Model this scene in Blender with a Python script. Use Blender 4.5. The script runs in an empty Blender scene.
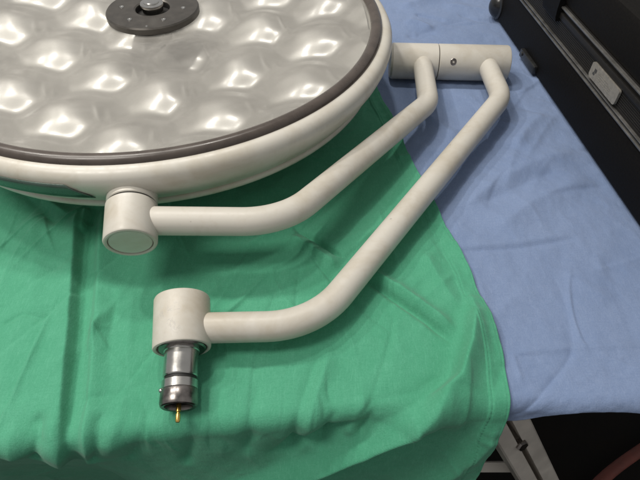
import bpy, bmesh, math, random
import numpy as np
from mathutils import Vector, Matrix

random.seed(7)
RNG = np.random.default_rng(11)
SC = bpy.context.scene
COL = SC.collection
PI = math.pi

# ------------------------------------------------------------------ camera
H = 0.442                    # camera height over the table top
TH = math.radians(48.0)      # pitch below the horizontal
F = 520.0                    # focal length in pixels of a 640 px wide picture
CT, ST = math.cos(TH), math.sin(TH)


def at(px, py, z=0.0):
    """point of the scene at height z seen at a picture position (used to measure the layout)"""
    u, v = (px - 320) / F, (py - 240) / F
    Z = (H - z) / (ST + v * CT)
    return Vector((u * Z, Z * CT - v * Z * ST, z))


cam_d = bpy.data.cameras.new('camera')
cam_d.sensor_width = 36.0
cam_d.lens = 36.0 * F / 640.0
cam_d.clip_start = 0.02
cam_d.clip_end = 60.0
cam = bpy.data.objects.new('camera', cam_d)
cam.location = (0, 0, H)
cam.rotation_euler = (PI / 2 - TH, 0, 0)
COL.objects.link(cam)
SC.camera = cam

# ------------------------------------------------------------------ helpers


def tag(o, label=None, cat=None, group=None, kind=None):
    if label: o['label'] = label
    if cat: o['category'] = cat
    if group: o['group'] = group
    if kind: o['kind'] = kind
    return o


def empty(name, loc, rot=(0, 0, 0)):
    o = bpy.data.objects.new(name, None)
    o.empty_display_size = 0.05
    o.location = loc
    o.rotation_euler = rot
    COL.objects.link(o)
    return o


def obj(name, bm, mat, parent=None, smooth=True, world=True, angle=40):
    """link a bmesh (in world coordinates when world is True) as ONE mesh object"""
    me = bpy.data.meshes.new(name)
    bmesh.ops.recalc_face_normals(bm, faces=bm.faces)
    bm.to_mesh(me)
    bm.free()
    me.materials.append(mat)
    if smooth:
        me.polygons.foreach_set('use_smooth', [True] * len(me.polygons))
        try:
            me.set_sharp_from_angle(angle=math.radians(angle))
        except Exception:
            pass
    o = bpy.data.objects.new(name, me)
    COL.objects.link(o)
    if parent is not None:
        o.parent = parent
        if world:
            root = parent
            m = Matrix.Identity(4)
            chain = []
            while root is not None:
                chain.append(root)
                root = root.parent
            for r in reversed(chain):
                m = m @ Matrix.LocRotScale(r.location, r.rotation_euler, r.scale)
            me.transform(m.inverted())
    return o


def basis(axis):
    a = Vector(axis).normalized()
    t = Vector((0, 0, 1)) if abs(a.z) < 0.9 else Vector((1, 0, 0))
    u = t.cross(a).normalized()
    v = a.cross(u).normalized()
    return u, v, a


def add_lathe(bm, origin, axis, prof, n=48, closed=False):
    """revolve [(radius, distance along the axis)] about an axis"""
    u, v, a = basis(axis)
    o = Vector(origin)
    rings = []
    for r, h in prof:
        if r < 1e-6:
            rings.append([bm.verts.new(o + a * h)])
        else:
            rings.append([bm.verts.new(o + a * h + (u * math.cos(2 * PI * k / n) + v * math.sin(2 * PI * k / n)) * r) for k in range(n)])
    pairs = list(zip(rings, rings[1:]))
    if closed:
        pairs.append((rings[-1], rings[0]))
    for A, B in pairs:
        for k in range(n):
            k2 = (k + 1) % n
            if len(A) == 1 and len(B) == 1:
                continue
            if len(A) == 1:
                bm.faces.new((A[0], B[k], B[k2]))
            elif len(B) == 1:
                bm.faces.new((A[k], B[0], A[k2]))
            else:
                bm.faces.new((A[k], B[k], B[k2], A[k2]))


def add_box(bm, lo, hi, bev=0.0, seg=2, mat=None):
    lo, hi = Vector(lo), Vector(hi)
    vs = [bm.verts.new((x, y, z)) for x in (lo.x, hi.x) for y in (lo.y, hi.y) for z in (lo.z, hi.z)]
    q = [(0, 1, 3, 2), (4, 6, 7, 5), (0, 4, 5, 1), (2, 3, 7, 6), (0, 2, 6, 4), (1, 5, 7, 3)]
    fs = [bm.faces.new([vs[i] for i in f]) for f in q]
    if bev > 0:
        es = list({e for f in fs for e in f.edges})
        bmesh.ops.bevel(bm, geom=es, offset=bev, segments=seg, profile=0.5, affect='EDGES')
    return vs


def fillet(pts, rads, seg=14):
    """polyline with rounded corners"""
    pts = [Vector(p) for p in pts]
    out = [pts[0]]
    for i in range(1, len(pts) - 1):
        p, a, b = pts[i], pts[i - 1], pts[i + 1]
        d1, d2 = (a - p).normalized(), (b - p).normalized()
        ang = d1.angle(d2)
        t = rads[i - 1] / math.tan(ang / 2)
        t = min(t, 0.48 * (a - p).length, 0.9 * (b - p).length)
        r = t * math.tan(ang / 2)
        c = p + (d1 + d2).normalized() * (r / math.sin(ang / 2))
        s, e = p + d1 * t - c, p + d2 * t - c
        tot = s.angle(e)
        for k in range(seg + 1):
            f = k / seg
            w = (math.sin((1 - f) * tot) * s + math.sin(f * tot) * e) / math.sin(tot)
            out.append(c + w)
    out.append(pts[-1])
    return out


def subdivide(pts, step):
    out = [pts[0]]
    for a, b in zip(pts, pts[1:]):
        n = max(1, int((b - a).length / step))
        for k in range(1, n + 1):
            out.append(a.lerp(b, k / n))
    return out


def add_sweep(bm, pts, rad, n=32, cap=True):
    pts = [Vector(p) for p in pts]
    prev = None
    rings = []
    for i, p in enumerate(pts):
        t = (pts[min(i + 1, len(pts) - 1)] - pts[max(i - 1, 0)]).normalized()
        if prev is None:
            u, v, _ = basis(t)
        else:
            u = (prev - t * prev.dot(t)).normalized()
            v = t.cross(u)
        prev = u
        r = rad(i / (len(pts) - 1)) if callable(rad) else rad
        rings.append([bm.verts.new(p + (u * math.cos(2 * PI * k / n) + v * math.sin(2 * PI * k / n)) * r) for k in range(n)])
    for A, B in zip(rings, rings[1:]):
        for k in range(n):
            bm.faces.new((A[k], A[(k + 1) % n], B[(k + 1) % n], B[k]))
    if cap:
        bm.faces.new(rings[0])
        bm.faces.new(rings[-1])


# ------------------------------------------------------------------ materials
def newmat(name):
    m = bpy.data.materials.new(name)
    m.use_nodes = True
    nt = m.node_tree
    return m, nt, nt.nodes['Principled BSDF']


def N(nt, typ, **kw):
    n = nt.nodes.new(typ)
    for k, v in kw.items():
        if k.startswith('i_'):
            n.inputs[k[2:].replace('_', ' ')].default_value = v
        else:
            setattr(n, k, v)
    return n


def ramp(nt, stops, src):
    r = nt.nodes.new('ShaderNodeValToRGB')
    e = r.color_ramp.elements
    while len(e) < len(stops):
        e.new(0.5)
    for k, (p, c) in enumerate(stops):
        e[k].position = p
        e[k].color = (c, c, c, 1) if isinstance(c, (int, float)) else (*c, 1)
    nt.links.new(src, r.inputs[0])
    return r


def mixc(nt, fac, a, b, blend='MIX'):
    m = nt.nodes.new('ShaderNodeMix')
    m.data_type = 'RGBA'
    m.blend_type = blend
    for i, s in ((0, fac), (6, a), (7, b)):
        if hasattr(s, 'links') or hasattr(s, 'is_linked'):
            nt.links.new(s, m.inputs[i])
        elif i == 0:
            m.inputs[0].default_value = s
        else:
            m.inputs[i].default_value = (*s, 1)
    return m.outputs[2]


def noise(nt, vec, scale, detail=3.0, rough=0.55, dist=0.0):
    n = N(nt, 'ShaderNodeTexNoise')
    n.inputs['Scale'].default_value = scale
    n.inputs['Detail'].default_value = detail
    n.inputs['Roughness'].default_value = rough
    n.inputs['Distortion'].default_value = dist
    if vec is not None:
        nt.links.new(vec, n.inputs['Vector'])
    return n.outputs['Fac']


def coords(nt, scale=None):
    tc = N(nt, 'ShaderNodeTexCoord')
    if scale is None:
        return tc.outputs['Object']
    mp = N(nt, 'ShaderNodeMapping')
    mp.inputs['Scale'].default_value = scale
    nt.links.new(tc.outputs['Object'], mp.inputs['Vector'])
    return mp.outputs['Vector']


def bump(nt, height, strength, dist, normal=None):
    b = N(nt, 'ShaderNodeBump')
    b.inputs['Strength'].default_value = strength
    b.inputs['Distance'].default_value = dist
    nt.links.new(height, b.inputs['Height'])
    if normal is not None:
        nt.links.new(normal, b.inputs['Normal'])
    return b.outputs['Normal']


def cloth_mat(name, base, light, dark, rough=0.85):
    m, nt, p = newmat(name)
    v = coords(nt)
    big = noise(nt, v, 7.0, 4, 0.6, 0.6)
    mid = noise(nt, v, 55.0, 4, 0.65, 0.3)
    fine = noise(nt, v, 850.0, 3, 0.7)
    slub = noise(nt, coords(nt, (900, 120, 120)), 1.0, 2, 0.5)
    c = mixc(nt, ramp(nt, [(0.30, 0.0), (0.72, 1.0)], big).outputs[0], dark, light)
    c = mixc(nt, 0.5, c, base)
    c2 = mixc(nt, ramp(nt, [(0.35, 0.0), (0.75, 0.35)], mid).outputs[0], c, light)
    c3 = mixc(nt, ramp(nt, [(0.36, 0.55), (0.60, 0.0)], fine).outputs[0], c2, dark)
    slub2 = noise(nt, coords(nt, (110, 950, 110)), 1.0, 2, 0.5)
    c4 = mixc(nt, ramp(nt, [(0.52, 0.0), (0.75, 0.45)], slub).outputs[0], c3, light)
    c4 = mixc(nt, ramp(nt, [(0.52, 0.0), (0.75, 0.40)], slub2).outputs[0], c4, dark)
    nt.links.new(c4, p.inputs['Base Color'])
    p.inputs['Roughness'].default_value = rough
    p.inputs['Specular IOR Level'].default_value = 0.25
    p.inputs['Sheen Weight'].default_value = 0.12
    p.inputs['Sheen Roughness'].default_value = 0.5
    b1 = bump(nt, fine, 0.5, 0.0006)
    b2 = bump(nt, mid, 0.35, 0.0022, b1)
    nt.links.new(b2, p.inputs['Normal'])
    return m


M_GREEN = cloth_mat('green_cotton', (0.070, 0.320, 0.190), (0.110, 0.385, 0.250), (0.050, 0.265, 0.152))
M_BLUE = cloth_mat('blue_cotton', (0.185, 0.252, 0.410), (0.235, 0.300, 0.455), (0.145, 0.205, 0.350))


def paint_mat(name, base, speck=True, scuff=None, rough=0.42):
    m, nt, p = newmat(name)
    v = coords(nt)
    a = noise(nt, v, 14.0, 5, 0.65, 0.4)
    b = noise(nt, v, 120.0, 4, 0.6)
    dirt = tuple(x * f for x, f in zip(base, (0.74, 0.68, 0.58)))
    c = mixc(nt, ramp(nt, [(0.46, 0.0), (0.70, 0.70)], a).outputs[0], base, dirt)
    c = mixc(nt, ramp(nt, [(0.55, 0.0), (0.85, 0.30)], b).outputs[0], c, dirt)
    if speck:
        vo = N(nt, 'ShaderNodeTexVoronoi')
        vo.inputs['Scale'].default_value = 34.0
        nt.links.new(v, vo.inputs['Vector'])
        sp = ramp(nt, [(0.022, 1.0), (0.048, 0.0)], vo.outputs['Distance'])
        pick = ramp(nt, [(0.47, 0.0), (0.56, 0.75)], noise(nt, v, 9.0, 1))
        k = N(nt, 'ShaderNodeMath', operation='MULTIPLY')
        nt.links.new(sp.outputs[0], k.inputs[0])
        nt.links.new(pick.outputs[0], k.inputs[1])
        c = mixc(nt, k.outputs[0], c, (0.06, 0.045, 0.035))
    if scuff is not None:
        # pencil-like scuffs: thin stretched noise lines inside a soft patch
        loc, rad = scuff
        tc = N(nt, 'ShaderNodeTexCoord')
        d = N(nt, 'ShaderNodeVectorMath', operation='DISTANCE')
        d.inputs[1].default_value = loc
        nt.links.new(tc.outputs['Object'], d.inputs[0])
        patch = ramp(nt, [(rad * 0.5, 1.0), (rad, 0.0)], d.outputs['Value'])
        w = noise(nt, v, 170.0, 3, 0.6, 1.2)
        line = ramp(nt, [(0.455, 0.0), (0.49, 1.0), (0.51, 1.0), (0.55, 0.0)], w)
        br = ramp(nt, [(0.47, 0.0), (0.60, 0.85)], noise(nt, v, 95.0, 2))
        k = N(nt, 'ShaderNodeMath', operation='MULTIPLY')
        nt.links.new(patch.outputs[0], k.inputs[0]); nt.links.new(line.outputs[0], k.inputs[1])
        k2 = N(nt, 'ShaderNodeMath', operation='MULTIPLY')
        nt.links.new(k.outputs[0], k2.inputs[0]); nt.links.new(br.outputs[0], k2.inputs[1])
        c = mixc(nt, k2.outputs[0], c, (0.42, 0.40, 0.37))
    nt.links.new(c, p.inputs['Base Color'])
    rr = ramp(nt, [(0.3, rough - 0.06), (0.8, rough + 0.12)], b)
    nt.links.new(rr.outputs[0], p.inputs['Roughness'])
    nt.links.new(bump(nt, b, 0.08, 0.0006), p.inputs['Normal'])
    return m


CREAM = (0.550, 0.522, 0.468)
M_PAINT = paint_mat('cream_enamel', CREAM)
M_SHELL = paint_mat('cream_shell_enamel', (0.560, 0.535, 0.480), speck=False, rough=0.36)
M_CAP = paint_mat('grey_cap_plastic', (0.57, 0.59, 0.52), speck=False, rough=0.45)


def simple(name, col, rough=0.5, metal=0.0, var=0.15, scale=60.0, bmp=0.0, spec=0.5, stretch=None):
    m, nt, p = newmat(name)
    v = coords(nt, stretch)
    f = noise(nt, v, scale, 4, 0.6)
    lo = tuple(c * (1 - var) for c in col)
    hi = tuple(min(1, c * (1 + var)) for c in col)
    nt.links.new(mixc(nt, ramp(nt, [(0.3, 0.0), (0.7, 1.0)], f).outputs[0], lo, hi), p.inputs['Base Color'])
    rr = ramp(nt, [(0.3, max(0.02, rough - 0.07)), (0.7, min(1, rough + 0.07))], f)
    nt.links.new(rr.outputs[0], p.inputs['Roughness'])
    p.inputs['Metallic'].default_value = metal
    p.inputs['Specular IOR Level'].default_value = spec
    if bmp:
        nt.links.new(bump(nt, f, 0.5, bmp), p.inputs['Normal'])
    return m


M_GASKET = simple('dark_grey_gasket', (0.072, 0.058, 0.050), 0.30, 0.0, 0.2, 40)
M_PLATE = simple('bronze_grey_plate', (0.085, 0.078, 0.070), 0.36, 0.55, 0.12, 90)
M_BLACK = simple('black_gap', (0.010, 0.010, 0.010), 0.6)
M_CHROME = simple('bright_steel', (0.62, 0.61, 0.59), 0.16, 1.0, 0.10, 80)
M_STEEL = simple('machined_steel', (0.50, 0.49, 0.47), 0.24, 1.0, 0.06, 60)
M_DARKSTEEL = simple('worn_dark_steel', (0.23, 0.21, 0.20), 0.30, 1.0, 0.35, 110)
M_GOLD = simple('gold_contact', (0.72, 0.47, 0.14), 0.24, 1.0, 0.1, 60)
M_ALU = simple('aluminium_profile', (0.60, 0.56, 0.51), 0.45, 0.25, 0.12, 30)
M_CASE = simple('black_case_skin', (0.0052, 0.0045, 0.0040), 0.62, 0.0, 0.35, 330, bmp=0.0006, spec=0.12)
M_RIB = simple('black_ribbed_rubber', (0.012, 0.011, 0.010), 0.5, 0.0, 0.2, 200, spec=0.3)
M_TRIM = simple('dark_anodised_trim', (0.20, 0.195, 0.185), 0.36, 0.7, 0.25, 50)
M_PLASTIC = simple('black_plastic', (0.018, 0.018, 0.018), 0.28, 0.0, 0.2, 60)
M_LABEL = simple('silver_label', (0.34, 0.32, 0.285), 0.45, 0.5, 0.15, 260)
M_INK = simple('label_ink', (0.05, 0.05, 0.05), 0.6)
M_INKSOFT = simple('label_ink_soft', (0.20, 0.19, 0.17), 0.6)
M_FLOOR = simple('dark_floor', (0.0060, 0.0050, 0.0042), 0.85, 0.0, 0.5, 22, bmp=0.001, spec=0.2)
M_WOOD = simple('table_board', (0.10, 0.085, 0.07), 0.6)
M_RED = simple('red_rubber', (0.15, 0.040, 0.030), 0.7, 0.0, 0.2, 30)
M_PANEL = simple('dark_green_panel', (0.050, 0.085, 0.068), 0.30, 0.0, 0.2, 30, spec=0.7)
M_CAVITY = simple('dark_cavity', (0.012, 0.011, 0.010), 0.7)


def reflector_mat():
    m, nt, p = newmat('faceted_reflector')
    v = coords(nt)
    a = noise(nt, v, 9.0, 4, 0.6, 0.5)
    b = noise(nt, v, 210.0, 3, 0.6)
    c = mixc(nt, ramp(nt, [(0.3, 0.0), (0.75, 1.0)], a).outputs[0], (0.33, 0.32, 0.30), (0.29, 0.28, 0.265))
    nt.links.new(c, p.inputs['Base Color'])
    p.inputs['Metallic'].default_value = 0.60
    rr = ramp(nt, [(0.3, 0.40), (0.75, 0.46)], a)
    nt.links.new(rr.outputs[0], p.inputs['Roughness'])
    p.inputs['Coat Weight'].default_value = 0.8
    p.inputs['Coat IOR'].default_value = 2.0
    p.inputs['Coat Roughness'].default_value = 0.235
    nt.links.new(bump(nt, b, 0.10, 0.0005), p.inputs['Normal'])
    return m


M_REFL = reflector_mat()


def glass_mat():
    m = bpy.data.materials.new('clear_cover')
    m.use_nodes = True
    nt = m.node_tree
    nt.nodes.remove(nt.nodes['Principled BSDF'])
    out = nt.nodes['Material Output']
    t = N(nt, 'ShaderNodeBsdfTransparent')
    t.inputs['Color'].default_value = (0.96, 0.965, 0.955, 1)
    g = N(nt, 'ShaderNodeBsdfGlossy')
    g.inputs['Roughness'].default_value = 0.06
    fr = N(nt, 'ShaderNodeFresnel')
    fr.inputs['IOR'].default_value = 1.42
    haze = N(nt, 'ShaderNodeBsdfDiffuse')  # pale diffuse veil mixed in as painted haze, lifting the reflector's grey
    haze.inputs['Color'].default_value = (0.6, 0.58, 0.54, 1)
    mx = N(nt, 'ShaderNodeMixShader')
    nt.links.new(fr.outputs[0], mx.inputs[0])
    nt.links.new(t.outputs[0], mx.inputs[1])
    nt.links.new(g.outputs[0], mx.inputs[2])
    mx2 = N(nt, 'ShaderNodeMixShader')
    d = ramp(nt, [(0.30, 0.22), (0.8, 0.36)], noise(nt, coords(nt), 16.0, 6, 0.7, 1.0))
    nt.links.new(d.outputs[0], mx2.inputs[0])
    nt.links.new(mx.outputs[0], mx2.inputs[1])
    nt.links.new(haze.outputs[0], mx2.inputs[2])
    nt.links.new(mx2.outputs[0], out.inputs['Surface'])
    return m


M_GLASS = glass_mat()

# ------------------------------------------------------------------ setting
bm = bmesh.new()
vs = [bm.verts.new(p) for p in ((-6, -6, -0.76), (6, -6, -0.76), (6, 7, -0.76), (-6, 7, -0.76))]
bm.faces.new(vs)
tag(obj('floor', bm, M_FLOOR, smooth=False), kind='structure')


# ------------------------------------------------------------------ cloth
def vnoise(x, y, seed):
    """smooth value noise on numpy arrays"""
    rs = np.random.default_rng(seed)
    tab = rs.random((64, 64)) * 2 - 1
    xi, yi = np.floor(x).astype(int), np.floor(y).astype(int)
    fx, fy = x - xi, y - yi
    fx = fx * fx * fx * (fx * (fx * 6 - 15) + 10)
    fy = fy * fy * fy * (fy * (fy * 6 - 15) + 10)
    g = lambda i, j: tab[i % 64, j % 64]
    return ((g(xi, yi) * (1 - fx) + g(xi + 1, yi) * fx) * (1 - fy) + (g(xi, yi + 1) * (1 - fx) + g(xi + 1, yi + 1) * fx) * fy)


def fbm(x, y, seed, oct=4):
    s, a = 0, 1.0
    for k in range(oct):
        s = s + a * vnoise(x * 2 ** k + 17.3 * k, y * 2 ** k + 9.1 * k, seed + k)
        a *= 0.5
    return s


def edge_y(x):
    """front edge of the table"""
    return 0.190 + 0.10 * (np.clip(x, -0.5, 0.6) - 0.06 * np.log1p(np.exp((x - 0.10) / 0.06)))


RND = 0.012


def cs(px, py, z=0.004):
    """picture position -> (x, s): s is the length along the cloth, equal to y on the table top"""
    u, v = (px - 320) / F, (py - 240) / F
    p = at(px, py, z)
    ye = float(edge_y(p.x))
    if p.y > ye:
        return p.x, p.y
    # ray against the hanging sheet (a vertical plane under the edge)
    dy, dz = CT - v * ST, -ST - v * CT
    t = 1.0
    for _ in range(4):
        ye = float(edge_y(u * t))
        t = ye / dy
    zz = H + dz * t
    return u * t, ye + zz


def ridge(X, S, poly, amp, w, skew=0.0, taper=0.22):
    """fold along a polyline: gaussian section, steeper on one side when skew is set"""
    pts = [cs(*p) for p in poly]
    L = [0.0]
    for a, b in zip(pts, pts[1:]):
        L.append(L[-1] + math.hypot(b[0] - a[0], b[1] - a[1]))
    tot = L[-1]
    best = np.full(X.shape, 1e9)
    tt = np.zeros(X.shape)
    sg = np.zeros(X.shape)
    for (a, b, l0) in zip(pts, pts[1:], L):
        dx, dy = b[0] - a[0], b[1] - a[1]
        l2 = dx * dx + dy * dy + 1e-12
        t = np.clip(((X - a[0]) * dx + (S - a[1]) * dy) / l2, 0, 1)
        ex, ey = X - (a[0] + t * dx), S - (a[1] + t * dy)
        d = np.hypot(ex, ey)
        k = d < best
        best = np.where(k, d, best)
        tt = np.where(k, (l0 + t * math.sqrt(l2)) / tot, tt)
        sg = np.where(k, np.sign(dx * ey - dy * ex), sg)
    ww = w * (1 + skew * sg)
    end = np.clip(np.minimum(tt, 1 - tt) / taper, 0, 1)
    end = end * end * (3 - 2 * end)
    return amp * np.exp(-(best / (1.08 * ww)) ** 1.45) * end


def cloth_points(X, S, disp, lift, drop_lean):
    """lay the sheet over the table and down its front, moved along its normal by disp"""
    ye = edge_y(X)
    s1 = ye + RND                      # where it starts to bend
    arc = RND * PI / 2
    phi = np.clip((s1 - S) / RND, 0, PI / 2)
    hang = np.clip(s1 - S - arc, 0, None)
    yy = np.where(S >= s1, S, s1 - RND * np.sin(phi)) - hang * drop_lean
    zz = np.where(S >= s1, 0.0, -RND * (1 - np.cos(phi))) - hang
    ny, nz = -np.sin(phi), np.cos(phi)
    return X, yy + ny * (disp + lift), zz + nz * (disp + lift)


def grid_mesh(name, X, Y, Z, mat, thick):
    nr, nc = X.shape
    me = bpy.data.meshes.new(name)
    co = np.stack([X, Y, Z], -1).reshape(-1, 3)
    i = np.arange(nr * nc).reshape(nr, nc)
    q = np.stack([i[:-1, :-1], i[1:, :-1], i[1:, 1:], i[:-1, 1:]], -1).reshape(-1, 4)
    me.vertices.add(len(co)); me.vertices.foreach_set('co', co.ravel())
    me.loops.add(q.size); me.loops.foreach_set('vertex_index', q.ravel().astype(np.int32))
    me.polygons.add(len(q))
    me.polygons.foreach_set('loop_start', np.arange(0, q.size, 4, dtype=np.int32))
    me.update(calc_edges=True)
    me.polygons.foreach_set('use_smooth', [True] * len(q))
    me.materials.append(mat)
    o = bpy.data.objects.new(name, me)
    COL.objects.link(o)
    sm = o.modifiers.new('thickness', 'SOLIDIFY')
    sm.thickness = thick
    sm.offset = -1.0
    return o


# right-hand border of the green sheet, measured down the picture
GB = [cs(352, 40), cs(374, 86), cs(392, 122), cs(415, 168), cs(440, 215), cs(470, 275), cs(491, 324), cs(503, 362), cs(509, 388)]
gs = np.array([p[1] for p in GB])[::-1]
gx = np.array([p[0] for p in GB])[::-1]
# below the table edge the border hangs straight down
gs = np.concatenate([[-0.30, gs[0] - 0.04, gs[0] - 0.015], gs, [1.0]])
gx = np.concatenate([[gx[0] - 0.030, gx[0] - 0.008, gx[0] - 0.001], gx, [gx[-1] - 0.06]])


def green_border(s):
    b = np.interp(s, gs, gx)
    for d in (0.006, 0.012):
        b = (b + np.interp(s - d, gs, gx) + np.interp(s + d, gs, gx)) / 3
    return b + 0.0009 * np.sin(s * 55.0) + 0.0004 * np.sin(s * 130.0 + 1.0)


def build_green():
    s = np.concatenate([np.linspace(0.92, 0.60, 90, endpoint=False), np.linspace(0.60, -0.10, 520, endpoint=False), np.linspace(-0.10, -0.26, 70)])
    t = np.linspace(0, 1, 640)
    T, S = np.meshgrid(t, s)
    R = green_border(S)
    L = -0.52
    X = L + (R - L) * T
    d = np.zeros_like(X)
    # broad undulation, then finer crumple
    d += 0.0022 * fbm(X * 9, S * 6, 3, 2)
    wx, wy = fbm(X * 14, S * 14, 21, 2) * 0.02, fbm(X * 14, S * 14, 31, 2) * 0.02
    rn = 1 - np.abs(fbm((X + wx) * 16, (S + wy) * 8, 41, 3))
    d += 0.0011 * np.clip(rn, 0, 1) ** 3
    d += 0.0003 * fbm(X * 60, S * 45, 51, 3)
    # the long fold running down left of the joint
    d += ridge(X, S, [(104, 206), (101, 260), (97, 330), (91, 400), (88, 440), (88, 470)], 0.0065, 0.010, 0.45, 0.12)
    d += ridge(X, S, [(80, 205), (76, 270), (72, 330), (65, 400), (62, 440), (62, 470)], 0.0105, 0.0120, -0.62, 0.12)
    d -= ridge(X, S, [(93, 215), (88, 270), (84, 330), (77, 400), (74, 450)], 0.008, 0.0050, 0.0, 0.12)
    d += ridge(X, S, [(28, 200), (38, 250), (36, 320), (30, 400), (22, 450)], 0.004, 0.020)
    # creases by the lamp's edge
    d -= ridge(X, S, [(14, 186), (40, 208), (62, 232)], 0.005, 0.006)
    d += ridge(X, S, [(24, 186), (52, 206), (74, 222)], 0.006, 0.007)
    d += ridge(X, S, [(88, 208), (86, 222), (84, 236)], 0.006, 0.004)
    d -= ridge(X, S, [(98, 205), (94, 216), (90, 228)], 0.006, 0.004)
    # ironed line that runs from the inner arm down to the right
    d -= ridge(X, S, [(292, 228), (318, 244), (345, 262)], 0.0085, 0.0026)
    d += ridge(X, S, [(286, 236), (312, 252), (340, 272)], 0.0065, 0.007)
    d -= ridge(X, S, [(352, 270), (390, 298), (425, 322), (456, 348)], 0.0105, 0.0027)
    d += ridge(X, S, [(360, 268), (398, 292), (432, 316), (462, 340)], 0.0075, 0.007)
    d += ridge(X, S, [(420, 250), (440, 285), (462, 318)], 0.004, 0.010)
    # the heavy fold that swings off the hem and down to the left
    d += ridge(X, S, [(468, 285), (472, 318), (468, 350), (458, 382), (436, 402), (390, 420), (330, 440), (250, 464), (200, 476)], 0.019, 0.0105, 0.35, 0.16)
    d -= ridge(X, S, [(456, 352), (446, 378), (420, 396), (376, 412), (320, 428), (262, 446)], 0.011, 0.0085, 0.0, 0.2)
    d -= ridge(X, S, [(450, 405), (410, 424), (350, 446), (285, 470)], 0.012, 0.013, 0.0, 0.25)
    d += ridge(X, S, [(500, 402), (486, 424), (452, 446), (404, 472)], 0.008, 0.012, 0.0, 0.2)
    # long soft pulls over the front edge
    d -= ridge(X, S, [(322, 345), (310, 378), (296, 420), (288, 446)], 0.0048, 0.0050)
    d += ridge(X, S, [(332, 345), (322, 380), (310, 416), (300, 445)], 0.0040, 0.008)
    d -= ridge(X, S, [(384, 398), (372, 412), (358, 428)], 0.0060, 0.0040)
    d += ridge(X, S, [(374, 392), (360, 408), (344, 428)], 0.0048, 0.0065)
    d -= ridge(X, S, [(338, 404), (328, 420), (318, 438)], 0.0050, 0.0040)
    d -= ridge(X, S, [(262, 370), (252, 410), (246, 446)], 0.0040, 0.0055)
    d += ridge(X, S, [(230, 372), (226, 412), (222, 450)], 0.0016, 0.009)
    d -= ridge(X, S, [(150, 400), (140, 430), (128, 456)], 0.0030, 0.0055)
    d += ridge(X, S, [(128, 380), (120, 420), (108, 452)], 0.0022, 0.009)
    d -= ridge(X, S, [(104, 410), (98, 432), (92, 456)], 0.0050, 0.0050)
    d -= ridge(X, S, [(42, 412), (38, 434), (34, 456)], 0.0060, 0.0055)
    d += ridge(X, S, [(12, 400), (16, 430), (16, 456)], 0.0035, 0.009)
    d -= ridge(X, S, [(196, 416), (190, 436), (186, 456)], 0.0040, 0.005)
    # left-lying creases on the top
    d -= ridge(X, S, [(0, 330), (24, 318), (44, 322), (60, 316)], 0.0018, 0.0030)
    d -= ridge(X, S, [(120, 290), (112, 330), (110, 372)], 0.0024, 0.007)
    d += ridge(X, S, [(135, 285), (130, 330), (126, 372)], 0.0022, 0.010)
    d -= ridge(X, S, [(430, 210), (438, 240), (452, 268)], 0.0022, 0.006)
    # short sharp creases where the sheet breaks over the edge, and pressed lines on top
    rc = np.random.default_rng(17)
    yeg = edge_y(X)
    for k in range(24):
        x0 = rc.uniform(-0.33, 0.19)
        top, bot = rc.uniform(0.004, 0.050), rc.uniform(0.012, 0.045)
        sl = rc.normal(0.05, 0.22)
        a, w, sk = rc.choice((-1, 1)) * rc.uniform(0.0008, 0.0020), rc.uniform(0.0022, 0.0060), rc.uniform(-0.75, 0.75)
        q = (S - yeg - RND * 0.2)
        ex = X - x0 + sl * q + 0.004 * np.sin(q * 60 + k)
        env = np.clip((top - q) / 0.028, 0, 1) * np.clip((q + bot) / 0.03, 0, 1)
        env = env * env * (3 - 2 * env)
        ww = w * (1 + sk * np.sign(ex))
        d += a * env * np.exp(-np.abs(ex / ww) ** 1.5)
    for k in range(44):
        x0, s0, an, ln = rc.uniform(-0.42, 0.2), rc.uniform(0.20, 0.46), rc.normal(1.35, 0.55), rc.uniform(0.025, 0.11)
        a, w, sk = rc.choice((-1, 1)) * rc.uniform(0.0008, 0.0030), rc.uniform(0.0020, 0.0062), rc.uniform(-0.7, 0.7)
        al = (X - x0) * math.cos(an) + (S - s0) * math.sin(an)
        ac = -(X - x0) * math.sin(an) + (S - s0) * math.cos(an) + al * al * rc.normal(0, 1.2)
        ww = w * (1 + sk * np.sign(ac))
        d += a * np.clip(1 - (al / ln) ** 2, 0, 1) * np.exp(-np.abs(ac / ww) ** 1.4)
    d = d * 1.18
    # folds of the hanging part
    ye = edge_y(X)
    hg = np.clip((ye - S) / 0.16, 0, 1) ** 1.3
    wob = X + 0.03 * vnoise(X * 9, S * 5, 77)
    d += hg * (0.016 * vnoise(wob * 13, S * 2, 211) + 0.010 * (np.abs(vnoise(wob * 16, S * 3, 223)) - 0.25)) * (0.6 + 0.4 * vnoise(X * 7, S * 3, 91))
    # hem: a doubled band along the border with a stitched groove
    e = R - X
    hem = np.clip((0.0185 - e) / 0.0012, 0, 1)
    d += 0.0016 * hem
    d -= 0.0017 * np.exp(-((e - 0.0160) / 0.0009) ** 2) * (0.65 + 0.35 * np.sin(S * 2 * PI / 0.0035))
    d -= 0.0005 * np.exp(-((e - 0.0020) / 0.0007) ** 2)
    d += 0.0008 * np.clip((0.019 - e) / 0.004, 0, 1) * vnoise(X * 10, S * 150, 63)
    d += 0.0036 * np.exp(-(e / 0.006) ** 2) * np.clip((S - ye) / 0.02, 0, 1) * (0.7 + 0.6 * vnoise(X * 0, S * 22, 71))
    # settle flat under the lamp bowl and under what lies on the sheet
    press = np.exp(-(np.hypot(X + 0.217, S - 0.68) / 0.20) ** 4)
    d = d * (1 - 0.9 * press)
    off = np.clip((ye + 0.012 - S) / 0.035, 0, 1)
    off = off * off * (3 - 2 * off)
    d = np.where(d < 0, d * (0.42 + 0.58 * off), d)
    d = np.where(d < -0.0030, -0.0030 + (d + 0.0030) * (0.15 + 0.85 * off), d)
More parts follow.
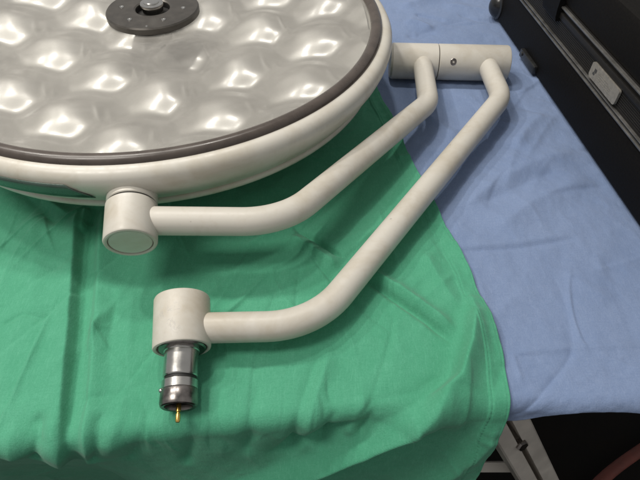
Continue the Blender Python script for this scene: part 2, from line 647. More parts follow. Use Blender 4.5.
    lean = -0.26 + 0.34 / (1 + np.exp(-(X + 0.19) / 0.025)) + 0.06 / (1 + np.exp(-(X - 0.08) / 0.04))
    Xp, Yp, Zp = cloth_points(X, S, d, 0.0055, lean)
    o = grid_mesh('surgical_drape', Xp, Yp, Zp, M_GREEN, 0.0008)
    return tag(o, 'green cotton drape with a stitched hem hanging over the front edge, under the round lamp', 'drape')


def build_blue():
    s = np.concatenate([np.linspace(1.75, 1.15, 60, endpoint=False), np.linspace(1.15, 0.25, 420, endpoint=False), np.linspace(0.25, 0.165, 110)])
    x = np.concatenate([np.linspace(-0.75, 0.0, 60, endpoint=False), np.linspace(0.0, 0.60, 420, endpoint=False), np.linspace(0.60, 1.0, 30)])
    X, S = np.meshgrid(x, s)
    cover = np.clip((X - np.interp(S, gs, gx) + 0.01) / 0.03, 0, 1)
    far = np.clip((S - 0.90) / 0.1, 0, 1)
    cover = np.maximum(cover, far)
    d = 0.0016 * fbm(X * 8, S * 8, 103, 3)
    d += 0.0018 * np.clip(1 - np.abs(fbm(X * 9 + S * 5, S * 7 - X * 3, 141, 3)), 0, 1) ** 3
    d += 0.0006 * fbm(X * 55, S * 50, 151, 3)
    d = d * cover
    R = lambda *a: ridge(X, S, *a)
    # soft diagonal swells by the case
    e = R([(455, 215), (500, 180), (545, 160), (585, 150)], 0.0065, 0.016)
    e += R([(490, 232), (530, 205), (570, 185), (600, 182)], 0.0050, 0.014)
    e += R([(512, 150), (530, 128), (546, 110)], 0.0050, 0.014)
    e -= R([(470, 208), (510, 190), (560, 168)], 0.0030, 0.010)
    e += R([(420, 110), (445, 130), (462, 140)], 0.0040, 0.012)
    # pressed lines
    e -= R([(438, 252), (470, 250), (520, 246), (585, 236)], 0.0022, 0.0030)
    e += R([(438, 247), (470, 245), (520, 241), (585, 231)], 0.0012, 0.0060)
    e += R([(498, 354), (530, 350), (580, 346), (650, 344)], 0.0018, 0.0035)
    e += R([(512, 350), (517, 366), (524, 388)], 0.0016, 0.0022)
    e += R([(452, 250), (468, 290), (492, 344)], 0.0020, 0.0035)
    e -= R([(560, 230), (566, 285), (575, 340)], 0.0016, 0.012)
    e -= R([(604, 250), (622, 300), (640, 340)], 0.0022, 0.018)
    # creases behind the lamp
    e -= R([(414, 13), (424, 15), (436, 18), (446, 20)], 0.0055, 0.0045)
    e += R([(404, 20), (420, 24), (434, 30)], 0.0060, 0.010)
    e -= R([(404, 34), (418, 36), (432, 28)], 0.0040, 0.010)
    e -= R([(456, 13), (466, 15), (478, 19), (500, 20)], 0.0035, 0.0045)
    e += R([(440, 4), (470, 8), (500, 12)], 0.0035, 0.012)
    e += R([(398, 8), (420, 2), (440, -8)], 0.0060, 0.014)
    rc = np.random.default_rng(29)
    for k in range(26):
        x0, s0, an, ln = rc.uniform(0.10, 0.42), rc.uniform(0.22, 0.95), rc.normal(0.75, 0.6), rc.uniform(0.03, 0.11)
        a, w, sk = rc.choice((-1, 1)) * rc.uniform(0.0006, 0.0018), rc.uniform(0.003, 0.009), rc.uniform(-0.75, 0.75)
        al = (X - x0) * math.cos(an) + (S - s0) * math.sin(an)
        ac = -(X - x0) * math.sin(an) + (S - s0) * math.cos(an) + al * al * rc.normal(0, 1.5)
        ww = w * (1 + sk * np.sign(ac))
        e = e + 1.5 * a * np.clip(1 - (al / ln) ** 2, 0, 1) * np.exp(-np.abs(ac / ww) ** 1.4)
    d = d + 1.25 * e * cover
    ye = edge_y(X)
    d -= 0.0030 * (1 - np.clip((X - np.interp(S, gs, gx) + 0.012) / 0.010, 0, 1))
    d = np.clip(d, -0.0030, 0.010)
    # a slightly wavy lower border
    S2 = S.copy()
    # under the green sheet it stops short of the edge
    hid = 1 - np.clip((X - np.interp(0.2, gs, gx) + 0.030) / 0.012, 0, 1)
    S2 = np.where(S < 0.30, 0.30 - (0.30 - S) * (1 - 0.72 * hid), S)
    # the front border ends a little below the table edge
    end = ye + RND - RND * 1.30 - 0.016 * np.exp(-((X - 0.175) / 0.030) ** 2) + 0.0012 * np.sin(X * 33)
    f = np.clip((0.25 - S) / 0.085, 0, 1)
    S2 = np.where((S < 0.25), (1 - hid) * (0.25 + (end - 0.25) * f) + hid * S2, S2)
    low = 0 * np.clip((0.22 - S) / 0.055, 0, 1)
    S2 = S2 + low * (0.004 * np.sin(X * 21 + 2.2) + 0.0025 * np.sin(X * 57)) - 0.012 * low * np.exp(-((X - 0.165) / 0.03) ** 2) + low * 0.02 * 0
    Xp, Yp, Zp = cloth_points(X, S2, d, 0.0020, 0.04)
    o = grid_mesh('surgical_drape', Xp, Yp, Zp, M_BLUE, 0.0008)
    return tag(o, 'creased blue cotton drape covering the table, partly under the green one and the black case', 'drape')


build_green()
build_blue()

# ------------------------------------------------------------------ table under the drapes
table = empty('work_table', (0.2, 0.9, -0.76))
tag(table, 'draped work table whose bare aluminium leg shows below the blue drape', 'table')
bm = bmesh.new()
vs = [(-0.62, 0.160), (0.08, 0.214), (1.05, 0.214), (1.05, 1.85), (-0.62, 1.85)]
lo = [bm.verts.new((x, y, -0.022)) for x, y in vs]
hi = [bm.verts.new((x, y, -0.004)) for x, y in vs]
bm.faces.new(lo); bm.faces.new(hi)
for k in range(5):
    bm.faces.new((lo[k], lo[(k + 1) % 5], hi[(k + 1) % 5], hi[k]))
obj('tabletop', bm, M_WOOD, table, smooth=False)


def profile_bar(a, b, up, w, h, slot=True):
    """slotted extruded profile from a to b; up is the direction its slotted face looks"""
    bm = bmesh.new()
    a, b = Vector(a), Vector(b)
    t = (b - a).normalized()
    n = (Vector(up) - t * Vector(up).dot(t)).normalized()
    s = t.cross(n)
    g, dp = w * 0.075, h * 0.85
    if slot:
        sec = [(-w / 2, -h / 2), (w / 2, -h / 2), (w / 2, h / 2 - .002), (w / 2 - .002, h / 2), (g, h / 2), (g, h / 2 - dp), (-g, h / 2 - dp), (-g, h / 2), (-w / 2 + .002, h / 2), (-w / 2, h / 2 - .002)]
    else:
        sec = [(-w / 2, -h / 2), (w / 2, -h / 2), (w / 2, h / 2), (-w / 2, h / 2)]
    A = [bm.verts.new(a + s * x + n * y) for x, y in sec]
    B = [bm.verts.new(b + s * x + n * y) for x, y in sec]
    for k in range(len(sec)):
        bm.faces.new((A[k], A[(k + 1) % len(sec)], B[(k + 1) % len(sec)], B[k]))
    bm.faces.new(A); bm.faces.new(B)
    return bm, t, n, s


LA = at(492, 398, -0.050)
LB = at(560, 522, -0.42)
legdir = (LB - LA).normalized()
LEND = LA + legdir * ((-0.758 - LA.z) / legdir.z)
LTOP = LA - legdir * 0.04
bm, t, n, s = profile_bar(LTOP, LEND, (0.10, -0.75, 0.65), 0.043, 0.036)
leg = obj('leg', bm, M_ALU, table, smooth=False)
# clamp nut sitting in the slot
bm = bmesh.new()
c = at(515.5, 433, -0.12)
k = (c - LA).dot(legdir)
c = LA + legdir * k + n * 0.018
add_lathe(bm, c - n * 0.004, n, [(0, 0), (0.0072, 0), (0.0072, 0.006), (0.006, 0.008), (0, 0.008)], 6)
obj('slot_nut', bm, M_DARKSTEEL, leg, smooth=False)
bm, *_ = profile_bar(LA + legdir * 0.245 + Vector((-0.16, 0.02, 0)), LA + legdir * 0.245 + Vector((-0.005, 0.02, 0)), (0, -0.5, 0.9), 0.012, 0.010, False)
obj('crossbar', bm, M_ALU, table, smooth=False)
for (x, y) in ((-0.55, 1.7), (0.95, 1.7), (-0.55, 0.30)):
    bm, *_ = profile_bar((x, y, -0.023), (x, y, -0.758), (0, -1, 0), 0.043, 0.036)
    obj('leg', bm, M_ALU, table, smooth=False)

# red hose on the floor, lower right
bm = bmesh.new()
pts = [at(560, 525, -0.73), at(604, 478, -0.73), at(644, 448, -0.73), at(700, 412, -0.73), at(780, 366, -0.73)]
cur = []
for i in range(len(pts) - 1):
    p0, p1, p2, p3 = pts[max(i - 1, 0)], pts[i], pts[i + 1], pts[min(i + 2, len(pts) - 1)]
    for k in range(10):
        f = k / 10
        cur.append(0.5 * ((2 * p1) + (p2 - p0) * f + (2 * p0 - 5 * p1 + 4 * p2 - p3) * f * f + (3 * p1 - p0 - 3 * p2 + p3) * f ** 3))
cur.append(pts[-1])
add_sweep(bm, cur, 0.012, 20)
tag(obj('rubber_hose', bm, M_RED), 'dull red rubber hose lying on the dark floor below the table', 'hose')

# ------------------------------------------------------------------ surgical lamp
CX, CY, ZF = -0.217, 0.680, 0.125        # centre of the face and height of its rim
lamp = empty('surgical_lamp', (CX, CY, 0.006))
tag(lamp, 'round cream operating lamp lying face up with its folded tubular arms on the drapes', 'surgical lamp')
C0 = Vector((CX, CY, 0))


def arc(cx, cz, r, a0, a1, n):
    return [(cx + r * math.cos(math.radians(a0 + (a1 - a0) * k / n)), cz + r * math.sin(math.radians(a0 + (a1 - a0) * k / n))) for k in range(n + 1)]


# housing: rolled rim, flank turning in, shallow bowl below, open on top
prof = [(0.286, ZF - 0.020), (0.291, ZF - 0.002), (0.2985, ZF - 0.001)]
prof += [(0.3050, ZF - 0.0020), (0.3095, ZF - 0.0050), (0.3125, ZF - 0.0100), (0.3130, ZF - 0.0160)]
prof += [(0.3115, ZF - 0.0230), (0.3080, ZF - 0.0310), (0.3020, ZF - 0.0400), (0.2930, ZF - 0.0520), (0.2800, ZF - 0.0650)]
prof += [(0.262, 0.048), (0.238, 0.0335), (0.205, 0.0225), (0.165, 0.0145), (0.11, 0.0095), (0.05, 0.0075), (0, 0.0075)]
bm = bmesh.new()
add_lathe(bm, C0, (0, 0, 1), prof, 192)
housing = obj('lamp_housing', bm, M_SHELL, lamp, angle=60)

# dark green glossy window on the flank, left of the joint
bm = bmesh.new()
rows = []
prw = [(0.3132, ZF - 0.0125), (0.3128, ZF - 0.0195), (0.3105, ZF - 0.0260), (0.3070, ZF - 0.0335)]
a0, a1 = math.radians(-110), math.radians(-90.5)
for j, (r, z) in enumerate(prw):
    row = []
    for k in range(41):
        a = a0 + (a1 - math.radians(4.0 * (1 - j / 3)) - a0) * k / 40
        row.append(bm.verts.new((CX + (r + 0.0006) * math.cos(a), CY + (r + 0.0006) * math.sin(a), z)))
    rows.append(row)
for A, B in zip(rows, rows[1:]):
    for k in range(40):
        bm.faces.new((A[k], A[k + 1], B[k + 1], B[k]))
pan = obj('flank_window', bm, M_PANEL, housing, angle=60)
pan.modifiers.new('thickness', 'SOLIDIFY').thickness = 0.0010
# lower lip of the housing
bm = bmesh.new()
sec = [(0.2870 + 0.0050 * math.cos(2 * PI * k / 10), ZF - 0.0600 + 0.0042 * math.sin(2 * PI * k / 10)) for k in range(10)]
add_lathe(bm, C0, (0, 0, 1), sec, 160, closed=True)
obj('housing_lip', bm, M_SHELL, housing, angle=80)

# dark rubber ring round the cover
bm = bmesh.new()
sec = [(0.2840, ZF - 0.0035), (0.2840, ZF + 0.0010), (0.2865, ZF + 0.0040), (0.2900, ZF + 0.0056), (0.2945, ZF + 0.0050), (0.2975, ZF + 0.0028), (0.2990, ZF - 0.0006), (0.2990, ZF - 0.0035)]
add_lathe(bm, C0, (0, 0, 1), sec, 192, closed=True)
obj('gasket_ring', bm, M_GASKET, lamp, angle=50)

# clear cover
bm = bmesh.new()
add_lathe(bm, C0, (0, 0, 1), [(0.2860, ZF - 0.0010), (0.20, ZF + 0.0003), (0.10, ZF + 0.0010), (0.040, ZF + 0.0012)], 128)
obj('cover_glass', bm, M_GLASS, lamp)

# pillow-faceted reflector
V1 = np.array([0.094, 0.058]); V2 = np.array([0.080, -0.052])


def reflector():
    nr, na = 260, 640
    rr = np.linspace(0.004, 0.2835, nr)
    aa = np.linspace(0, 2 * PI, na, endpoint=False)
    A, Rr = np.meshgrid(aa, rr)
    X, Y = Rr * np.cos(A), Rr * np.sin(A)
    bowl = -0.050 + 0.030 * (Rr / 0.2835) ** 2
    O = np.array([0.020, -0.105])
    cen = []
    rs = np.random.default_rng(5)
    for i in range(-6, 7):
        for j in range(-6, 7):
            c = O + i * V1 + j * V2 + rs.normal(0, 0.0015, 2)
            if np.hypot(*c) < 0.36:
                cen.append(c)
    # smooth egg-crate of rounded pillows, slightly warped so that no two are alike
    Bm = 2 * PI * np.linalg.inv(np.stack([V1, V2], 1))
    b1, b2 = Bm[0], Bm[1]
    wx = X - O[0] + 0.0045 * vnoise(X * 16 + 3, Y * 16, 401)
    wy = Y - O[1] + 0.0045 * vnoise(X * 16, Y * 16 + 7, 402)
    p1, p2 = b1[0] * wx + b1[1] * wy, b2[0] * wx + b2[1] * wy
    amp = 0.0010 * (1 + 0.15 * vnoise(X * 9, Y * 9, 403))
    hc = amp * (np.cos(p1) + np.cos(p2) + np.cos(p1 + p2) - 1.2)
    Rc, k = 0.090, 0.0075
    d = np.stack([np.hypot(wx + O[0] - c[0], wy + O[1] - c[1]) for c in cen])
    hcap = np.sqrt(np.clip(Rc ** 2 - np.clip(d, 0, Rc * 0.96) ** 2, 0, None)) - Rc
    hmax = hcap.max(0)
    h = 1.0 * (hmax + k * np.log(np.exp((hcap - hmax) / k).sum(0))) + hc
    # two added ridges on each pillow's right shoulder, shaped to draw streak highlights
    for c in cen:
        for ox, oy in ((0.036, -0.012), (0.049, -0.020)):
            ja = -1.28 + rs.normal(0, 0.06)
            dx, dy = wx + O[0] - c[0] - ox - rs.normal(0, 0.002), wy + O[1] - c[1] - oy - rs.normal(0, 0.003)
            al = dx * math.cos(ja) + dy * math.sin(ja)
            ac = -dx * math.sin(ja) + dy * math.cos(ja)
            h = h + (0.0017 * np.exp(-(al / 0.018) ** 2 - (ac / 0.0032) ** 2))
    h = h + 0.0005 * np.cos(2 * p1 + 0.6) + 0.0004 * np.cos(2 * p2 - p1)
    Z = ZF + bowl + h + 0.017
    Z = np.minimum(Z, ZF - 0.006)
    co = np.stack([CX + X, CY + Y, Z], -1).reshape(-1, 3)
    me = bpy.data.meshes.new('reflector')
    idx = np.arange(nr * na).reshape(nr, na)
    q = np.stack([idx[:-1], np.roll(idx, -1, 1)[:-1], np.roll(idx, -1, 1)[1:], idx[1:]], -1).reshape(-1, 4)
    me.from_pydata((co - np.array([CX, CY, 0.006])).tolist(), [], q.tolist())
    me.polygons.foreach_set('use_smooth', [True] * len(q))
    me.materials.append(M_REFL)
    o = bpy.data.objects.new('reflector', me)
    COL.objects.link(o)
    o.parent = lamp
    return o


reflector()

# handle mount in the middle of the cover
HC = Vector((CX - 0.005, CY + 0.010, 0))
ZP = ZF + 0.002
bm = bmesh.new()
add_lathe(bm, HC, (0, 0, 1), [(0.0225, ZP), (0.0590, ZP), (0.0605, ZP + 0.0012), (0.0605, ZP + 0.0075), (0.0590, ZP + 0.0092), (0.0245, ZP + 0.0092), (0.0225, ZP + 0.0080)], 96, closed=True)
mount = obj('handle_mount', bm, M_PLATE, lamp, angle=30)
bm = bmesh.new()
add_lathe(bm, HC, (0, 0, 1), [(0.0223, ZP + 0.006), (0.0223, ZP + 0.0005), (0, ZP + 0.0005)], 64)
obj('mount_recess', bm, M_CAVITY, mount, angle=30)
bm = bmesh.new()
add_lathe(bm, HC, (0, 0, 1), [(0, ZP + 0.0185), (0.0095, ZP + 0.0185), (0.0104, ZP + 0.0175), (0.0104, ZP + 0.0165), (0.0144, ZP + 0.0160), (0.0150, ZP + 0.0150), (0.0150, ZP + 0.0120), (0.0136, ZP + 0.0112), (0.0136, ZP + 0.0010), (0, ZP + 0.0010)], 56)
socket = obj('handle_socket', bm, M_CHROME, mount, angle=30)
for a in (-122, -58, -2, 62, 118, 178):
    bm = bmesh.new()
    p = HC + Vector((0.041 * math.cos(math.radians(a)), 0.041 * math.sin(math.radians(a)), ZP + 0.0090))
    add_lathe(bm, p, (0, 0, 1), [(0, 0.0007), (0.0012, 0.0007), (0.0016, 0.0012), (0.0027, 0.0010), (0.0030, 0.0004), (0.0030, -0.001)], 18)
    obj('screw', bm, M_CHROME, mount, angle=30)
bm = bmesh.new()
add_lathe(bm, HC + Vector((0.004, -0.0530, ZP + 0.0090)), (0, 0, 1), [(0, 0.0010), (0.0010, 0.0009), (0.0015, 0.0003), (0.0015, -0.001)], 14)
obj('index_stud', bm, M_CHROME, mount)

# swivel joint on the flank
J1 = at(130.5, 243.5, 0.0755)
J0 = at(132.4, 199.0, 0.0855)
jd = (J1 - J0).normalized()
JL = (J1 - J0).length
bm = bmesh.new()
rj = 0.0248
add_lathe(bm, J0, jd, [(0, 0.0098), (rj - 0.0008, 0.0098), (rj, 0.0106), (rj, JL - 0.0020), (rj - 0.0008, JL - 0.0006), (rj - 0.0022, JL), (rj - 0.0040, JL - 0.0004), (rj - 0.0040, JL - 0.004), (0, JL - 0.004)], 72)
joint = obj('swivel_joint', bm, M_PAINT, lamp, angle=35)
bm = bmesh.new()
add_lathe(bm, J0, jd, [(0, -0.03), (rj - 0.0006, -0.03), (rj - 0.0006, 0.0068), (rj - 0.0014, 0.0076), (0, 0.0076)], 64)
obj('joint_collar', bm, M_SHELL, joint, angle=35)
bm = bmesh.new()
add_lathe(bm, J0, jd, [(0, 0.0070), (rj - 0.0022, 0.0070), (rj - 0.0022, 0.0102), (0, 0.0102)], 64)
obj('joint_gap', bm, M_BLACK, joint, angle=35)
bm = bmesh.new()
add_lathe(bm, J0, jd, [(0, JL - 0.0010), (rj - 0.0055, JL - 0.0010), (rj - 0.0046, JL - 0.0018), (rj - 0.0046, JL - 0.005), (0, JL - 0.005)], 64)
obj('end_cap', bm, M_CAP, joint, angle=35)

# elbow lying behind: two cylinders end to end
E0 = at(399, 61.0, 0.030)
E1 = at(507, 63.5, 0.030)
ed = (E1 - E0).normalized()
EL = (E1 - E0).length
es = (at(437, 62, 0.030) - E0).dot(ed)
re = 0.0265
bm = bmesh.new()
add_lathe(bm, E0, ed, [(0, es), (re - 0.001, es), (re, es + 0.0008), (re, EL - 0.003), (re - 0.0010, EL - 0.0010), (re - 0.0035, EL), (0, EL)], 72)
elbow = obj('elbow_joint', bm, M_PAINT, lamp, angle=35)
bm = bmesh.new()
add_lathe(bm, E0, ed, [(0, -0.014), (re - 0.003, -0.014), (re, -0.011), (re, es - 0.0018), (re - 0.001, es - 0.0010), (0, es - 0.0010)], 72)
obj('elbow_sleeve', bm, M_PAINT, elbow, angle=35)
bm = bmesh.new()
add_lathe(bm, E0, ed, [(0, es - 0.002), (re - 0.0022, es - 0.002), (re - 0.0022, es + 0.001), (0, es + 0.001)], 64)
obj('joint_gap', bm, M_BLACK, elbow, angle=35)
# set screw sunk in the front of the elbow
p = at(452, 70.5, 0.030)
fwd = (Vector((0, 0, H)) - p)
k = (p - E0).dot(ed)
axp = E0 + ed * k
nrm = Vector((0, -0.86, 0.50))
nrm = (nrm - ed * nrm.dot(ed)).normalized()
bm = bmesh.new()
add_lathe(bm, axp + nrm * (re - 0.002), nrm, [(0, 0.0016), (0.0012, 0.0016), (0.0020, 0.0026), (0.0030, 0.0026), (0.0034, 0.0020), (0.0046, 0.0021), (0.0052, 0.0016), (0.0052, 0)], 24)
obj('set_screw', bm, M_DARKSTEEL, elbow, angle=30)

# inner arm: from the swivel joint to the elbow sleeve
RT = 0.0142
A1 = [J0.lerp(J1, 0.50) + Vector((0.004, 0, 0.0)), at(283, 222, 0.072), at(428.5, 103, 0.041), at(422, 60, 0.034)]
# end inside the sleeve
bm = bmesh.new()
add_sweep(bm, subdivide(fillet(A1, [0.085, 0.058]), 0.02), RT, 40)
obj('support_arm', bm, M_PAINT, lamp, angle=60)
# outer arm: from the elbow to the ceiling spigot
S_far = at(182.3, 298.5, 0.040)
S_near = at(182.0, 349.5, 0.0295)
sd = (S_near - S_far).normalized()
SL = (S_near - S_far).length
A2 = [S_far.lerp(S_near, 0.60), at(314, 325.5, 0.030), at(501.5, 98, 0.034), at(486, 62, 0.034)]
bm = bmesh.new()
add_sweep(bm, subdivide(fillet(A2, [0.090, 0.062]), 0.02), RT, 40)
obj('support_arm', bm, M_PAINT, lamp, angle=60)
# spigot that plugs into the ceiling column
rb = 0.0258
# scuff material placed on the front of this body (object space = lamp space)
sp = S_far.lerp(S_near, 0.62) + Vector((-0.006, -0.004, rb - 0.001)) - lamp.location
M_BODY = paint_mat('cream_enamel_scuffed', CREAM, True, (tuple(sp), 0.020))
bm = bmesh.new()
add_lathe(bm, S_far, sd, [(0, 0), (rb - 0.0030, 0), (rb - 0.0008, 0.0008), (rb, 0.0026), (rb, SL - 0.0018), (rb - 0.0006, SL - 0.0005), (rb - 0.0020, SL), (rb - 0.0034, SL - 0.0005), (rb - 0.0036, SL - 0.003), (0, SL - 0.003)], 72)
spig = obj('spigot_body', bm, M_BODY, lamp, angle=35)
E_end = at(178.5, 407.5, 0.0205)
td = (E_end - S_near).normalized()
TL = (E_end - S_near).length
bm = bmesh.new()
add_lathe(bm, S_near, td, [(0, -0.0035), (rb - 0.0042, -0.0035), (rb - 0.0042, -0.0008), (rb - 0.0055, 0.0006), (0.0160, 0.0010), (0, 0.0010)], 64)
obj('flange', bm, M_DARKSTEEL, spig, angle=35)
rs_ = 0.0150
f1, f2 = TL * 0.50, TL * 0.555
bm = bmesh.new()
add_lathe(bm, S_near, td, [(0, 0), (rs_ + 0.0008, 0), (rs_ + 0.0008, 0.0022), (rs_, 0.003), (rs_, f1 - 0.001), (rs_ - 0.0008, f1), (0, f1)], 64)
obj('shaft', bm, M_STEEL, spig, angle=35)
bm = bmesh.new()
add_lathe(bm, S_near, td, [(0, f1 - 0.001), (rs_ - 0.0016, f1 - 0.001), (rs_ - 0.0016, f2 + 0.001), (0, f2 + 0.001)], 64)
obj('seal_groove', bm, M_BLACK, spig, angle=35)
bm = bmesh.new()
g1 = TL * 0.72
add_lathe(bm, S_near, td, [(0, f2), (rs_ - 0.0004, f2), (rs_ + 0.0004, f2 + 0.0008), (rs_ + 0.0004, g1 - 0.0006), (rs_ - 0.0006, g1), (0, g1)], 64)
obj('shaft_ring', bm, M_STEEL, spig, angle=35)
bm = bmesh.new()
g2 = TL * 1.0
add_lathe(bm, S_near, td, [(0, g1 - 0.0004), (rs_ + 0.0002, g1 - 0.0004), (rs_ + 0.0010, g1 + 0.001), (rs_ + 0.0012, g2 - 0.0030), (rs_ + 0.0004, g2 - 0.0008), (rs_ - 0.0008, g2), (rs_ - 0.0030, g2 - 0.0006), (rs_ - 0.0038, g2 - 0.003), (rs_ - 0.0038, g2 - 0.011), (0, g2 - 0.011)], 64)
collar = obj('lock_collar', bm, M_DARKSTEEL, spig, angle=35)
bm = bmesh.new()
add_lathe(bm, S_near, td, [(rs_ - 0.0044, g2 - 0.0046), (rs_ - 0.0044, g2 - 0.0104), (0.0030, g2 - 0.0104), (0.0030, g2 - 0.0060), (0, g2 - 0.0060)], 48)
obj('socket_well', bm, M_CAVITY, collar, angle=35)
bm = bmesh.new()
add_lathe(bm, S_near, td, [(0, g2 - 0.009), (0.0021, g2 - 0.009), (0.0021, g2 + 0.0035), (0.0013, g2 + 0.0040), (0.0013, g2 + 0.0048), (0.0021, g2 + 0.0053), (0.0021, g2 + 0.0110), (0.0015, g2 + 0.0122), (0, g2 + 0.0124)], 24)
obj('contact_pin', bm, M_GOLD, spig, angle=35)
# bright catch ball on the left of the collar
u, v, _ = basis(td)
side = Vector((-1, 0, 0)); side = (side - td * side.dot(td)).normalized()
upv = td.cross(side); upv = upv if upv.z > 0 else -upv
bp = S_near + td * (g1 + 0.0005) + (side * 0.92 + upv * 0.38).normalized() * (rs_ + 0.0004)
bm = bmesh.new()
bmesh.ops.create_uvsphere(bm, u_segments=16, v_segments=10, radius=0.0021, matrix=Matrix.Translation(bp))
obj('catch_ball', bm, M_CHROME, spig)

# ------------------------------------------------------------------ black case on the right
ca = Vector((0.317, 0.990, 0.0))      # far lower corner of the side that faces left
cb = Vector((0.3690, 0.400, 0.0))
yaw = math.atan2(-(cb - ca).x, (ca - cb).y) * 1.0
case = empty('equipment_case', (0.3435, 0.690, 0.006), (0, 0, -math.atan2((ca - cb).x, (ca - cb).y)))
tag(case, 'black hard equipment case with ribbed band and silver plate standing on the blue drape', 'case')
Y0, Y1, W = -0.40, 0.272, 0.36        # near and far end, depth to the right (local)


def case_ring(bm, x0, z0, z1, rad, over=0.0, seg=8, bev=0.0):
    """rounded rectangular prism of the case's plan"""
    pts = []
    xa, xb, ya, yb = -over, W + over, Y0 - over, Y1 + over
    for cx, cy, a in ((xa + rad, ya + rad, 180), (xb - rad, ya + rad, 270), (xb - rad, yb - rad, 0), (xa + rad, yb - rad, 90)):
        for k in range(seg + 1):
            t = math.radians(a + 90 * k / seg)
            pts.append((cx + rad * math.cos(t), cy + rad * math.sin(t)))
    n = len(pts)
    cxm, cym = W / 2, (Y0 + Y1) / 2

    def ring(z, inset):
        out = []
        for x, y in pts:
            dx, dy = x - cxm, y - cym
            out.append(bm.verts.new((cxm + dx * (1 - inset / (W / 2)), cym + dy * (1 - inset / ((Y1 - Y0) / 2)), z)))
        return out
    if bev > 0:
        lv = [(z0, bev), (z0 + bev * 0.3, bev * 0.3), (z0 + bev, 0), (z1 - bev, 0), (z1 - bev * 0.3, bev * 0.3), (z1, bev)]
    else:
        lv = [(z0, 0), (z1, 0)]
    rg = [ring(*l) for l in lv]
    for A, B in zip(rg, rg[1:]):
        for k in range(n):
            bm.faces.new((A[k], A[(k + 1) % n], B[(k + 1) % n], B[k]))
    bm.faces.new(rg[0]); bm.faces.new(rg[-1])


def cpart(name, bm, mat, parent=None, smooth=True, angle=40):
    return obj(name, bm, mat, parent or case, smooth, world=False, angle=angle)


bm = bmesh.new(); case_ring(bm, 0, 0.0, 0.0655, 0.020, 0, 8, 0.004)
body = cpart('case_body', bm, M_CASE)
bm = bmesh.new(); case_ring(bm, 0, 0.1155, 0.172, 0.020, 0.000, 8, 0.008)
lid = cpart('case_lid', bm, M_CASE)
bm = bmesh.new()
case_ring(bm, 0, 0.0665, 0.0690, 0.021, 0.0026, 8, 0.0007)
case_ring(bm, 0, 0.0722, 0.0735, 0.021, 0.0018, 8, 0.0004)
cpart('lower_trim', bm, M_TRIM, body)
bm = bmesh.new()
case_ring(bm, 0, 0.1122, 0.1148, 0.021, 0.0024, 8, 0.0007)
cpart('upper_trim', bm, M_TRIM, lid)
bm = bmesh.new()
case_ring(bm, 0, 0.0640, 0.1170, 0.019, -0.0022, 8)
zz = 0.0765
while zz < 0.0975:
    case_ring(bm, 0, zz, zz + 0.0015, 0.019, -0.0013, 8, 0.0004)
    zz += 0.0027
case_ring(bm, 0, 0.0985, 0.1062, 0.020, 0.0010, 8, 0.001)
cpart('ribbed_band', bm, M_RIB, body)


def on_wall(px, py):
    """picture position -> (y, z) on the case's left side"""
    u, v = (px - 320) / F, (py - 240) / F
    d = Vector((u, CT - v * ST, -ST - v * CT))
    m = Matrix.LocRotScale(case.location, case.rotation_euler, None).inverted()
    o = m @ Vector((0, 0, H)); dd = m.to_3x3() @ d
    t = -o.x / dd.x
    p = o + dd * t
    return p.y, p.z


# silver plate on the band
q = [on_wall(595.6, 62), on_wall(622.5, 92), on_wall(615.5, 102.5), on_wall(591, 71)]
ya = sum(p[0] for p in (q[0], q[3])) / 2
yb = sum(p[0] for p in (q[1], q[2])) / 2
za, zb = 0.0775, 0.0975


def wall_plate(bm, y0, y1, z0, z1, x0, x1, rad):
    pts = []
    for cy, cz, a in ((y0 + rad, z0 + rad, 180), (y1 - rad, z0 + rad, 270), (y1 - rad, z1 - rad, 0), (y0 + rad, z1 - rad, 90)):
        for k in range(5):
            t = math.radians(a + 90 * k / 4)
            pts.append((cy + rad * math.cos(t), cz + rad * math.sin(t)))
    A = [bm.verts.new((x0, y, z)) for y, z in pts]
    B = [bm.verts.new((x1, y, z)) for y, z in pts]
    n = len(pts)
    for k in range(n):
        bm.faces.new((A[k], A[(k + 1) % n], B[(k + 1) % n], B[k]))
    bm.faces.new(A); bm.faces.new(B)


ylo, yhi = min(ya, yb), max(ya, yb)
bm = bmesh.new(); wall_plate(bm, ylo, yhi, za, zb, 0.0005, -0.0026, 0.0035)
plate = cpart('name_plate', bm, M_LABEL, body)
bm = bmesh.new()
# small emblem: two stacked dark blocks at the far end, then worn small print
L = yhi - ylo
wall_plate(bm, yhi - 0.21 * L, yhi - 0.135 * L, za + 0.0102, za + 0.0148, -0.0024, -0.0029, 0.0006)
wall_plate(bm, yhi - 0.175 * L, yhi - 0.110 * L, za + 0.0064, za + 0.0096, -0.0024, -0.0029, 0.0006)
cpart('plate_emblem', bm, M_INK, plate)
bm = bmesh.new()
for (z, f0, f1, w) in ((0.0134, 0.30, 0.62, 0.0010), (0.0108, 0.30, 0.80, 0.0007), (0.0080, 0.30, 0.74, 0.0007), (0.0052, 0.30, 0.82, 0.0007)):
    y = yhi - f0 * L
    while y > yhi - f1 * L:
        wl = random.uniform(0.0016, 0.0042)
        wall_plate(bm, y - wl, y, za + z, za + z + w, -0.0024, -0.00285, 0.0002)
        y -= wl + 0.0011
cpart('plate_print', bm, M_INKSOFT, plate)

# ball corner at the far left
kn = on_wall(511, 21)
bm = bmesh.new()
bmesh.ops.create_uvsphere(bm, u_segments=28, v_segments=16, radius=0.0185, matrix=Matrix.Translation((0.003, Y1 - 0.018, 0.021)) @ Matrix.Diagonal((1.0, 1.0, 1.15, 1)))
add_lathe(bm, (0.004, Y1 - 0.018, 0.021), (-1, 0, 0), [(0, 0), (0.0225, 0), (0.0225, 0.0055), (0.0200, 0.0072), (0, 0.0072)], 28)
cpart('corner_protector', bm, M_PLASTIC, body)
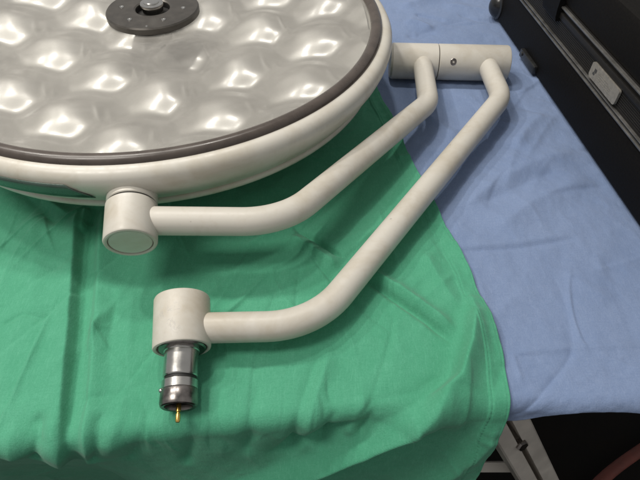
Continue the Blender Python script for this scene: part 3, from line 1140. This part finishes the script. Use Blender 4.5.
# hinge bracket low on the side
hy0, hz0 = on_wall(533, 81)
hy1, hz1 = on_wall(521, 58)
bm = bmesh.new()
add_box(bm, (-0.0060, min(hy0, hy1), 0.0015), (0.004, max(hy0, hy1), 0.0150), 0.0022)
add_lathe(bm, (-0.0062, max(hy0, hy1) - 0.010, 0.010), (-1, 0, 0), [(0, 0.0016), (0.0026, 0.0014), (0.0036, 0.0004), (0.0036, -0.002)], 16)
cpart('side_bracket', bm, M_PLASTIC, body)
# draw latch hooking over the band
ly, lz = on_wall(563, 10)
bm = bmesh.new()
sec = [(-0.001, 0.150), (-0.005, 0.148), (-0.0075, 0.135), (-0.0075, 0.112), (-0.0065, 0.100), (-0.0045, 0.0935), (0.002, 0.0935), (0.002, 0.150)]
A = [bm.verts.new((x, ly + 0.002, z)) for x, z in sec]
B = [bm.verts.new((x, ly + 0.050, z)) for x, z in sec]
for k in range(len(sec)):
    bm.faces.new((A[k], A[(k + 1) % len(sec)], B[(k + 1) % len(sec)], B[k]))
bm.faces.new(A); bm.faces.new(B)
cpart('draw_latch', bm, M_CASE, lid)

# ------------------------------------------------------------------ light
world = bpy.data.worlds.new('World')
SC.world = world
world.use_nodes = True
bg = world.node_tree.nodes['Background']
bg.inputs['Color'].default_value = (0.98, 0.97, 0.95, 1)
bg.inputs['Strength'].default_value = 0.34


def ceiling_lamp(x, y, power, sx=0.30, sy=0.30, z=2.15):
    l = bpy.data.lights.new('ceiling_light', 'AREA')
    l.shape = 'RECTANGLE'
    l.size, l.size_y = sx, sy
    l.energy = power
    l.color = (1.0, 0.955, 0.88)
    o = bpy.data.objects.new('ceiling_light', l)
    o.location = (x, y, z)
    COL.objects.link(o)
    return o


for x, p in ((-1.60, 17), (-0.90, 16), (-0.20, 11)):
    ceiling_lamp(x, 1.15, p, 0.12, 0.16)
ceiling_lamp(-1.10, 0.0, 27, 0.9, 0.5)

SC.view_settings.view_transform = 'Standard'
SC.view_settings.look = 'None'
SC.view_settings.exposure = 0.16
SC.view_settings.gamma = 1.0
SC.render.engine = 'CYCLES'
SC.cycles.use_denoising = True
SC.cycles.max_bounces = 8
SC.cycles.transparent_max_bounces = 12
SC.cycles.sample_clamp_indirect = 6.0
